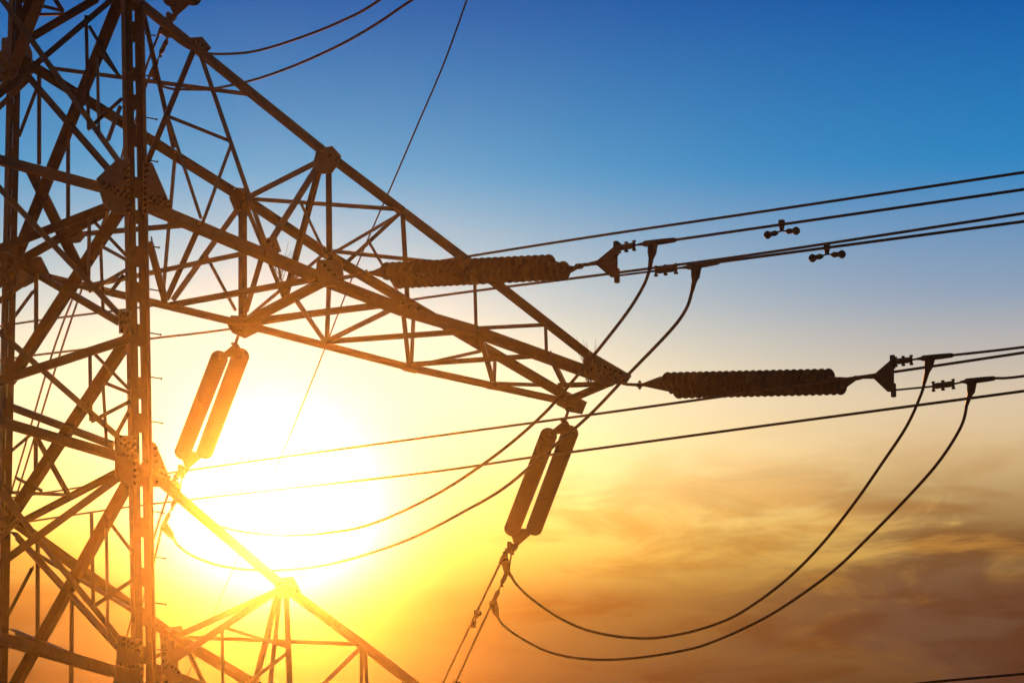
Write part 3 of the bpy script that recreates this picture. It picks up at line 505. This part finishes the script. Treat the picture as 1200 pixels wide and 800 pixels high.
def make_set(name, label, A, R, right):
    root = empty(name, A['link'][0]); tag(root, label, 'insulator', 'tension insulator sets on the pylon arms')
    inv = Matrix.Translation(-V(A['link'][0]))
    def put(nm, bm, m, par=root, sm=False):
        bm.transform(inv); return link(nm, bm, m, par, sm)
    sa, sb = [V(p) for p in A['string_a']], [V(p) for p in A['string_b']]
    axis = (sa[1] - sa[0]).normalized(); off = sb[0] - sa[0]; pn = axis.cross(off).normalized()
    # link to the arm
    a, b = V(A['link'][0]), V(A['link'][1]); d = (b - a).normalized(); bm = bmesh.new()
    shackle(bm, a + d * .06, d, .05); tube(bm, [a + d * .10, b - d * .08], [.028, .028], 8); shackle(bm, b - d * .05, pn.cross(d), .045); put('link', bm, FIT)
    def yoke(pts):
        bm = bmesh.new(); P = [V(p) for p in pts]; c = sum(P, V()) / 3
        P2 = []
        for i, p in enumerate(P):                                    # blunt each corner
            q, r_ = P[i - 1], P[(i + 1) % 3]; e = (p - c).normalized() * .07
            P2 += [p + e + (q - p).normalized() * .05, p + e + (r_ - p).normalized() * .05]
        slab(bm, P2, pn, .03)
        for p in P: hexbolt(bm, p + pn * .02, pn, .035, .05); hexbolt(bm, p - pn * .02, -pn, .035, .05)
        put('yoke_plate', bm, FIT)
    yoke(A['yoke_a']); yoke(A['yoke_b'])
    for s in (sa, sb):
        L = (s[1] - s[0]).length; d = (s[1] - s[0]) / L; n = int(round(L / .163)); stp = L / n
        bm = bmesh.new(); tube(bm, [s[0] - d * .05, s[1] + d * .05], .022, 8); st = put('insulator_string', bm, FIT)
        q = d.to_track_quat('Z', 'Y')
        for i in range(n):
            pale = right and i % 8 == (5 if s is sa else 4) and i < n - 2
            o = link_mesh('disc', DISC[(R, 1 if pale else 0)], st)
            o.location = inv @ (s[0] + d * (i * stp)); o.rotation_mode = 'QUATERNION'; o.rotation_quaternion = q
    a, b = V(A['link2'][0]), V(A['link2'][1]); d = (b - a).normalized(); L = (b - a).length; bm = bmesh.new()
    for k in range(3): shackle(bm, a.lerp(b, (k + .5) / 3), d if k % 2 else d, min(.05, L / 6))
    tube(bm, [a, a.lerp(b, .35)], [.045, .03], 8); tube(bm, [a.lerp(b, .7), b], [.03, .04], 8); put('link', bm, FIT)
    big = [V(p) for p in A['big']]
    bm = bmesh.new(); nn = (big[1] - big[0]).cross(big[-1] - big[0]).normalized(); slab(bm, big, nn, .03); put('spreader_plate', bm, FIT)
    for key in ('top', 'bot'):
        P = [V(p) for p in A[key]]; bm = bmesh.new(); clampA, clampB = P[-2], P[-1]
        tube(bm, P[:-1], .017, 8)
        segs = P[:-1]; e0, e1 = (segs[-3], segs[-2]) if len(segs) > 3 else (segs[0], segs[1])
        dd = (e1 - e0).normalized(); ln = (e1 - e0).length
        tube(bm, [e0 + dd * ln * .15, e0 + dd * ln * .25, e0 + dd * ln * .8, e0 + dd * ln * .9], [.03, .05, .05, .03], 8)
        for f_ in (.15, .5, .88):
            p = e0 + dd * ln * f_; tube(bm, [p + V((0, 0, -.075)), p + V((0, 0, .075))], .02, 6); tube(bm, [p + V((0, 0, -.085)), p + V((0, 0, -.06))], .032, 6); tube(bm, [p + V((0, 0, .06)), p + V((0, 0, .075))], .032, 6)
        tube(bm, [P[0] + V((0, 0, -.11)), P[0] + V((0, 0, .11))], .045, 6)
        put('turnbuckle', bm, FIT)
        bm = bmesh.new(); u = (clampB - clampA); tube(bm, [clampA - u * .12, clampA, clampA + u * .08, clampA + u * .6, clampA + u * .95, clampB], [.02, .028, .048, .045, .038, .028], 10); put('clamp', bm, FIT, root, True)
    for key in ('term_a', 'term_b'):
        P = [V(p) for p in A[key]]; bm = bmesh.new()
        tube(bm, [P[0], P[0].lerp(P[1], .15), P[1], P[1].lerp(P[2], .3), P[2]], [.085, .085, .07, .042, .03], 10); put('jumper_terminal', bm, FIT, root, True)
    return root
SETS = {
 'R_tip': {'link': [(12.364, -0.778, 21.861), (12.475, -1.203, 21.746)], 'yoke_a': [(12.464, -1.162, 21.756), (12.574, -1.698, 21.735), (12.676, -1.922, 21.457)], 'string_a': [(12.588, -1.731, 21.698), (13.424, -5.653, 20.813)], 'string_b': [(12.676, -1.95, 21.48), (13.497, -5.889, 20.611)], 'yoke_b': [(13.424, -5.653, 20.813), (13.538, -6.255, 20.651), (13.497, -5.889, 20.611)], 'link2': [(13.531, -6.216, 20.66), (13.603, -6.652, 20.581)], 'big': [(13.596, -6.613, 20.591), (13.629, -7.11, 20.736), (13.639, -7.168, 20.722), (13.717, -7.03, 20.233), (13.697, -6.914, 20.261)], 'top': [(13.64, -7.141, 20.7), (13.713, -7.634, 20.618), (13.736, -7.792, 20.592), (13.839, -8.533, 20.459)], 'bot': [(13.713, -7.037, 20.259), (13.835, -7.861, 20.112), (13.919, -8.489, 20.011), (13.939, -8.667, 19.994), (14.025, -9.365, 19.873)], 'term_a': [(13.767, -8.006, 20.551), (13.784, -7.927, 20.417), (13.809, -7.761, 20.193)], 'term_b': [(13.962, -8.842, 19.964), (13.984, -8.78, 19.814), (14.003, -8.626, 19.631)], 'con_a': [(13.839, -8.533, 20.459), (14.033, -10.138, 20.173), (14.246, -12.612, 19.76)], 'con_b': [(14.025, -9.365, 19.873), (14.102, -10.016, 19.742), (14.308, -12.501, 19.368)]},
 'R_mid': {'link': [(6.377, -1.585, 22.58), (6.544, -2.26, 22.482)], 'yoke_a': [(6.544, -2.26, 22.482), (6.624, -2.598, 22.439), (6.726, -2.865, 22.226)], 'string_a': [(6.624, -2.598, 22.439), (7.544, -6.576, 21.525)], 'string_b': [(6.726, -2.865, 22.226), (7.63, -6.881, 21.334)], 'yoke_b': [(7.544, -6.576, 21.525), (7.686, -7.209, 21.301), (7.63, -6.881, 21.334)], 'link2': [(7.676, -7.173, 21.324), (7.757, -7.636, 21.254)], 'big': [(7.75, -7.597, 21.264), (7.798, -8.112, 21.381), (7.81, -8.17, 21.365), (7.881, -8.043, 20.915), (7.859, -7.926, 20.946)], 'top': [(7.81, -8.144, 21.345), (7.889, -8.622, 21.268), (7.911, -8.761, 21.243), (8.033, -9.527, 21.096)], 'bot': [(7.877, -8.05, 20.94), (8.012, -8.861, 20.789), (8.111, -9.489, 20.67), (8.137, -9.665, 20.636), (8.241, -10.41, 20.509)], 'term_a': [(7.951, -8.995, 21.191), (7.971, -8.934, 21.048), (8.0, -8.806, 20.817)], 'term_b': [(8.17, -9.879, 20.59), (8.19, -9.818, 20.449), (8.211, -9.683, 20.262)], 'con_a': [(8.033, -9.527, 21.096), (8.745, -17.227, 19.557), (8.76, -19.549, 19.035)], 'con_b': [(8.241, -10.41, 20.509), (8.81, -17.111, 19.149), (8.825, -19.434, 18.627)]},
 'L_tip': {'link': [(12.202, 0.855, 21.833), (12.473, 1.506, 21.772)], 'yoke_a': [(12.473, 1.506, 21.772), (12.598, 2.251, 21.791), (12.741, 1.723, 21.723)], 'string_a': [(12.598, 2.251, 21.791), (14.306, 6.69, 21.247)], 'string_b': [(12.741, 1.723, 21.723), (14.504, 6.169, 21.167)], 'yoke_b': [(14.324, 6.722, 21.24), (14.532, 6.186, 21.158), (14.708, 7.237, 21.085)], 'link2': [(14.708, 7.237, 21.085), (14.722, 7.431, 21.08)], 'big': [(14.598, 7.041, 21.128), (14.698, 7.49, 21.091), (14.792, 7.42, 21.052)], 'top': [(14.661, 7.426, 21.105), (14.806, 7.923, 21.049), (14.919, 8.264, 21.002)], 'bot': [(14.722, 7.431, 21.08), (15.083, 8.177, 20.934), (15.383, 9.061, 20.804), (15.486, 9.35, 20.758), (15.737, 10.12, 20.64)], 'term_a': [(14.868, 8.0, 21.022), (15.131, 8.366, 20.913), (15.333, 8.519, 20.834)], 'term_b': [(15.69, 9.929, 20.663), (15.921, 10.237, 20.563), (16.08, 10.416, 20.496)], 'con_a': [(14.919, 8.264, 21.002), (15.738, 10.73, 20.63), (16.82, 14.081, 20.038), (18.155, 18.255, 19.149)], 'con_b': [(15.737, 10.12, 20.64), (16.19, 11.478, 20.414), (17.01, 13.938, 19.957), (18.313, 17.907, 19.102)]},
 'L_mid': {'link': [(6.026, 1.621, 22.508), (6.248, 2.292, 22.467)], 'yoke_a': [(6.248, 2.292, 22.467), (6.325, 3.056, 22.504), (6.489, 2.519, 22.427)], 'string_a': [(6.325, 3.056, 22.504), (7.708, 7.63, 22.09)], 'string_b': [(6.489, 2.519, 22.427), (7.924, 7.101, 22.003)], 'yoke_b': [(7.723, 7.663, 22.084), (7.95, 7.119, 21.995), (8.061, 8.196, 21.948)], 'link2': [(8.061, 8.196, 21.948), (8.063, 8.395, 21.948)], 'big': [(7.967, 7.994, 21.985), (8.037, 8.456, 21.959), (8.131, 8.385, 21.921)], 'top': [(8.006, 8.389, 21.972), (8.116, 8.901, 21.929), (8.206, 9.251, 21.892)], 'bot': [(8.063, 8.395, 21.948), (8.366, 9.165, 21.825), (8.604, 10.075, 21.72), (8.686, 10.372, 21.682), (8.884, 11.165, 21.585)], 'term_a': [(8.203, 9.047, 21.892), (8.402, 9.359, 21.809), (8.567, 9.557, 21.743)], 'term_b': [(8.85, 10.968, 21.604), (9.087, 11.159, 21.506), (9.225, 11.295, 21.452)], 'con_a': [(8.206, 9.251, 21.892), (8.806, 11.198, 21.618), (9.739, 14.073, 21.125), (11.149, 18.55, 20.22)], 'con_b': [(8.884, 11.165, 21.585), (9.358, 12.525, 21.35), (10.076, 14.729, 20.952), (11.217, 18.431, 20.204)]},
 'L_up': {'link': [(5.497, 1.436, 30.921), (5.704, 2.091, 30.945)], 'yoke_a': [(5.704, 2.091, 30.945), (5.762, 2.841, 31.053), (5.944, 2.309, 30.933)], 'string_a': [(5.762, 2.841, 31.053), (7.045, 7.309, 31.069)], 'string_b': [(5.944, 2.309, 30.933), (7.279, 6.785, 30.941)], 'yoke_b': [(7.059, 7.341, 31.066), (7.306, 6.802, 30.935), (7.39, 7.86, 30.983)], 'link2': [(7.39, 7.86, 30.983), (7.387, 8.055, 31.0)], 'big': [(7.299, 7.662, 31.0), (7.358, 8.115, 31.016), (7.456, 8.044, 30.974)], 'top': [(7.329, 8.05, 31.022), (7.427, 8.551, 31.026), (7.509, 8.893, 31.021)], 'bot': [(7.387, 8.055, 31.0), (7.675, 8.806, 30.95), (7.893, 9.695, 30.929), (7.969, 9.986, 30.918), (8.149, 10.762, 30.894)], 'term_a': [(7.481, 8.628, 31.011), (7.604, 8.693, 30.968), (7.736, 8.694, 30.922)], 'term_b': [(8.12, 10.444, 30.888), (8.262, 10.674, 30.848), (8.424, 10.818, 30.8)], 'con_a': [(7.509, 8.893, 31.021), (8.253, 11.502, 30.892), (10.101, 17.471, 30.274), (11.59, 23.597, 29.431), (13.386, 30.326, 28.044)], 'con_b': [(8.149, 10.762, 30.894), (8.499, 11.961, 30.817), (9.935, 16.728, 30.346), (11.707, 23.411, 29.397), (13.66, 30.808, 27.87), (14.981, 36.276, 26.488)]},
}
LABELS = {
 'R_tip': 'double brown tension insulator reaching level from the arm tip, against pale sky',
 'R_mid': 'double brown tension insulator lying across the middle of the arm under the upper wires',
 'L_tip': 'slanting double insulator hanging below the arm tip beside the orange sky',
 'L_mid': 'slanting double insulator hanging below mid arm, just above the sun glare',
 'L_up': 'high double insulator of which only dark clamps show at the top edge beside the leg'}
for k, A in SETS.items():
    make_set('insulator', LABELS[k], A, .152 if k[0] == 'R' else .160, k[0] == 'R')

# ------------------------------------------------------------------ wires
def cable(name, pts, r, label, cat, group=None, k=6):
    bm = bmesh.new(); tube(bm, smooth_path(pts, k), r, 8); o = link(name, bm, WIRE, None, True)
    return tag(o, label, cat, group)
def outward(pts, dist, sag):
    a, b = V(pts[-2]), V(pts[-1]); d = (b - a).normalized(); out = list(pts)
    for s in (.15, .35, .65, 1.0): out.append(b + d * dist * s + V((0, 0, sag * s * s)))
    return out
WL = {
 'R_tip': ('upper conductor leaving the clamp of the arm tip set', 'lower conductor leaving the clamp of the arm tip set'),
 'R_mid': ('conductor carrying the upper damper, running out from the mid-arm set', 'conductor carrying the lower damper, running out from the mid-arm set'),
 'L_tip': ('thin conductor dropping from the tip insulator, the one nearer the tower', 'thin conductor dropping from the tip insulator, the one farther from the tower'),
 'L_mid': ('glare-faded conductor dropping from the mid-arm insulator, first of its pair', 'glare-faded conductor dropping from the mid-arm insulator, second of its pair'),
 'L_up': ('thin conductor running down behind the tower leg, first of the high pair', 'thin conductor running down behind the tower leg, second of the high pair')}
for k, A in SETS.items():
    for j, key in enumerate(('con_a', 'con_b')):
        pts = outward(A[key], 40 if k[0] == 'R' else 120, 1.0 if k[0] == 'R' else 4.0)
        cable('conductor', pts, .022 if k[0] == 'R' else .026, WL[k][j], 'power line', 'conductors of the line')
JUMPERS = [
 ('black jumper cable with the upper, shorter sag below the arm tip string', [(13.809, -7.761, 20.193), (13.972, -7.428, 20.106), (14.354, -6.46, 19.882), (14.753, -5.127, 19.618), (15.117, -3.817, 19.348), (15.479, -2.294, 19.044), (15.731, -0.875, 18.799), (15.881, 0.509, 18.623), (15.934, 1.657, 18.544), (15.894, 3.043, 18.592), (15.792, 4.34, 18.764), (15.628, 5.705, 19.141), (15.487, 6.764, 19.604), (15.372, 7.766, 20.219), (15.33, 8.306, 20.628), (15.333, 8.519, 20.834)]),
 ('black jumper cable with the lowest, longest sag beneath the arm tip string', [(14.003, -8.626, 19.631), (14.356, -7.964, 19.488), (14.815, -6.692, 19.29), (15.244, -5.142, 19.102), (15.731, -3.099, 18.859), (16.002, -1.793, 18.703), (16.238, -0.204, 18.573), (16.386, 1.182, 18.496), (16.481, 2.879, 18.481), (16.491, 4.009, 18.538), (16.434, 5.783, 18.748), (16.337, 7.236, 19.019), (16.214, 8.53, 19.409), (16.123, 9.504, 19.882), (16.076, 10.124, 20.255), (16.08, 10.416, 20.496)]),
 ('jumper cable from the upper clamp of the mid-arm string, crossing above its twin', [(8.0, -8.806, 20.817), (8.176, -8.339, 20.737), (8.43, -7.429, 20.615), (8.752, -5.966, 20.448), (9.011, -4.654, 20.291), (9.206, -3.533, 20.155), (9.374, -2.087, 20.025), (9.471, -0.721, 19.935), (9.521, 0.597, 19.873), (9.517, 1.859, 19.855), (9.472, 3.082, 19.875), (9.374, 4.242, 19.979), (9.161, 5.924, 20.266), (8.892, 7.582, 20.704), (8.662, 8.833, 21.224), (8.567, 9.557, 21.743)]),
 ('jumper cable from the lower clamp of the mid-arm string, sagging past the sun glare', [(8.211, -9.683, 20.262), (8.449, -9.127, 20.179), (8.684, -8.273, 20.107), (9.093, -6.312, 19.993), (9.44, -4.518, 19.855), (9.704, -2.662, 19.746), (9.931, -0.797, 19.617), (10.017, 0.885, 19.594), (10.054, 2.544, 19.589), (10.019, 4.132, 19.653), (9.908, 5.987, 19.805), (9.719, 7.783, 20.091), (9.49, 9.402, 20.497), (9.315, 10.497, 20.931), (9.235, 11.063, 21.26), (9.225, 11.295, 21.452)]),
 ('upper black jumper cable sagging from the top edge behind the sloping arm chord', [(7.736, 8.694, 30.922), (7.751, 8.433, 30.722), (7.79, 8.018, 30.454), (7.839, 7.555, 30.208), (7.922, 6.701, 29.893), (8.014, 5.434, 29.52), (8.062, 3.688, 29.162), (8.05, 1.901, 28.849), (7.961, 0.208, 28.622), (7.486, -3.681, 28.248), (6.691, -7.964, 27.807)]),
 ('lower black jumper cable sagging from the top edge across the sloping arm chord', [(8.424, 10.818, 30.8), (8.442, 10.642, 30.686), (8.484, 10.308, 30.532), (8.566, 9.569, 30.281), (8.649, 8.726, 30.022), (8.757, 6.982, 29.633), (8.795, 5.178, 29.323), (8.77, 3.326, 29.055), (8.692, 1.79, 28.873), (8.547, 0.084, 28.698), (8.111, -4.039, 28.167), (7.438, -8.289, 27.55)]),
]
for label, pts in JUMPERS: cable('jumper_cable', pts, .0265, label, 'cable', 'jumper cables looping between insulator sets')
FAR = [
 ('upper wire of the high conductor pair, topmost of the wires running to the upper edge', [(9.361, 27.603, 30.168), (9.895, 21.831, 29.09), (10.376, 16.631, 28.001), (10.864, 11.352, 26.929), (11.291, 6.737, 26.037), (11.578, 3.631, 25.438), (11.967, -0.574, 24.618), (12.415, -5.421, 23.641), (12.995, -11.69, 22.387), (13.217, -14.097, 21.913)]),
 ('lower wire of the high conductor pair, passing just behind the yoke of the mid-arm string', [(9.37, 27.511, 29.328), (9.902, 21.76, 28.256), (10.228, 18.235, 27.538), (10.467, 15.647, 27.058), (10.788, 12.176, 26.345), (11.431, 5.221, 25.054), (12.048, -1.455, 23.699), (12.423, -5.511, 22.888), (12.991, -11.65, 21.731), (13.213, -14.052, 21.293)]),
 ('upper wire of the low conductor pair, crossing the lower rim of the arm tip string', [(9.147, 26.431, 25.691), (9.666, 20.82, 24.72), (10.234, 14.678, 23.756), (10.43, 12.561, 23.417), (11.304, 3.102, 21.84), (11.542, 0.535, 21.411), (11.954, -3.921, 20.671), (12.409, -8.849, 19.864), (12.691, -11.894, 19.378), (12.909, -14.255, 18.997)]),
 ('lower wire of the low conductor pair, running free below the arm tip string', [(9.154, 26.352, 24.972), (9.891, 18.381, 23.734), (10.237, 14.642, 23.139), (11.134, 4.944, 21.465), (11.493, 1.064, 20.861), (11.637, -0.493, 20.609), (12.121, -5.729, 19.773), (12.687, -11.857, 18.783), (12.905, -14.213, 18.411)]),
 ('short piece of wire cutting the bottom corner below the dark cloud', [(13.243, -3.843, 15.66), (13.591, -7.602, 15.258), (13.819, -10.068, 14.943), (14.04, -12.464, 14.65)]),
]
for i, (label, pts) in enumerate(FAR): cable('conductor', outward(outward(pts, 60, 1.5)[::-1], 90, 2.5), (.0245, .0245, .023, .023, .021)[i], label, 'power line', 'conductors of the line')
cable('earth_wire', outward(outward([(5.363, -7.93, 25.314), (5.595, -7.369, 25.313), (6.536, -4.868, 25.311), (7.428, -2.303, 25.308), (8.396, 0.48, 25.306), (9.406, 3.425, 25.303), (10.439, 6.321, 25.3), (11.73, 9.877, 25.297), (13.031, 13.509, 25.293), (14.444, 17.508, 25.29), (15.78, 21.365, 25.286), (17.784, 27.07, 25.281), (21.476, 37.642, 25.271), (25.602, 49.51, 25.259)], 60, .5)[::-1], 25, .3), .016, 'very thin wire climbing steeply past the arm to the top edge', 'power line')

# vibration dampers clipped on to conductors
def damper(p, d, label, R=.05):
    root = empty('vibration_damper', p); tag(root, label, 'damper', 'vibration dampers clipped on the conductors')
    d = V(d).normalized(); dn = V((0, 0, -1))
    bm = bmesh.new(); tube(bm, [-dn * .06, dn * .0, dn * .09], [.05, .05, .03], 8); link('clamp', bm, FIT, root, True)
    bm = bmesh.new(); c = dn * .10; tube(bm, [c - d * .34 + dn * .03, c, c + d * .34 + dn * .03], .012, 6); link('messenger_wire', bm, FIT, root, True)
    for s in (-1, 1):
        bm = bmesh.new(); q = c + d * s * .16 + dn * .02; e = c + d * s * .37 + dn * .03
        tube(bm, [q - d * s * .05, q, q.lerp(e, .25), q.lerp(e, .6), q.lerp(e, .72), e - d * s * .03, e, e + d * s * .02], [.026, .042, .038, .03, .055, .063, .05, .026], 10); link('weight', bm, FIT, root, True)
    return root
DMP = [((8.356, -11.934, 20.646), (0.712, -7.7, -1.539)), ((8.53, -12.83, 20.042), (0.712, -7.7, -1.539)), ((15.738, 10.73, 20.63), (0.819, 2.466, -0.372)), ((17.01, 13.938, 19.957), (0.819, 2.466, -0.372))]
for (p, d), lab in zip(DMP, ('dumbbell damper clipped under the wire nearer the top edge', 'dumbbell damper clipped under the lower of the damped wires',
                     'small damper on the dropping wire nearer the tower, low in the orange sky', 'small damper on the dropping wire farther from the tower, near the bottom edge')):
    damper(V(p), d, lab)

# tufts of dry grass caught in the steel
for i, (p, lab) in enumerate(zip([(6.741, 1.539, 23.513), (11.561, -0.931, 21.759)], ('tuft of dry grass stuck at the strut node under the mid arm', 'tuft of dry grass stuck behind the arm tip plate'))):
    bm = bmesh.new(); p = V(p); rr = random.Random(i)
    for k in range(16):
        q = p + V((rr.uniform(-.25, .25), rr.uniform(-.1, .1), rr.uniform(.35, .8))); s = p + V((rr.uniform(-.08, .08), rr.uniform(-.05, .05), -.02))
        tube(bm, [s, s.lerp(q, .5) + V((0, 0, .04)), q], [.006, .005, .002], 4)
    tag(link('grass_tuft', bm, TWIG), lab, 'dry grass', 'grass tufts caught in the arm')

# ------------------------------------------------------------------ evening haze
bm = bmesh.new(); bmesh.ops.create_cube(bm, size=1)
hz = link('haze', bm, bpy.data.materials.new('evening_haze')); hz.scale = (6200, 6200, 38.6 + 1); hz.location = (0, 0, (38.6 - 1) / 2)
hm = hz.data.materials[0]; hm.use_nodes = True; ht = hm.node_tree; ht.nodes.clear()
pv = ht.nodes.new('ShaderNodeVolumePrincipled'); pv.inputs['Color'].default_value = (.96, .95, .93, 1); pv.inputs['Density'].default_value = 1.95e-4; pv.inputs['Anisotropy'].default_value = .985
ot = ht.nodes.new('ShaderNodeOutputMaterial'); ht.links.new(pv.outputs[0], ot.inputs['Volume'])
tag(hz, kind='stuff')
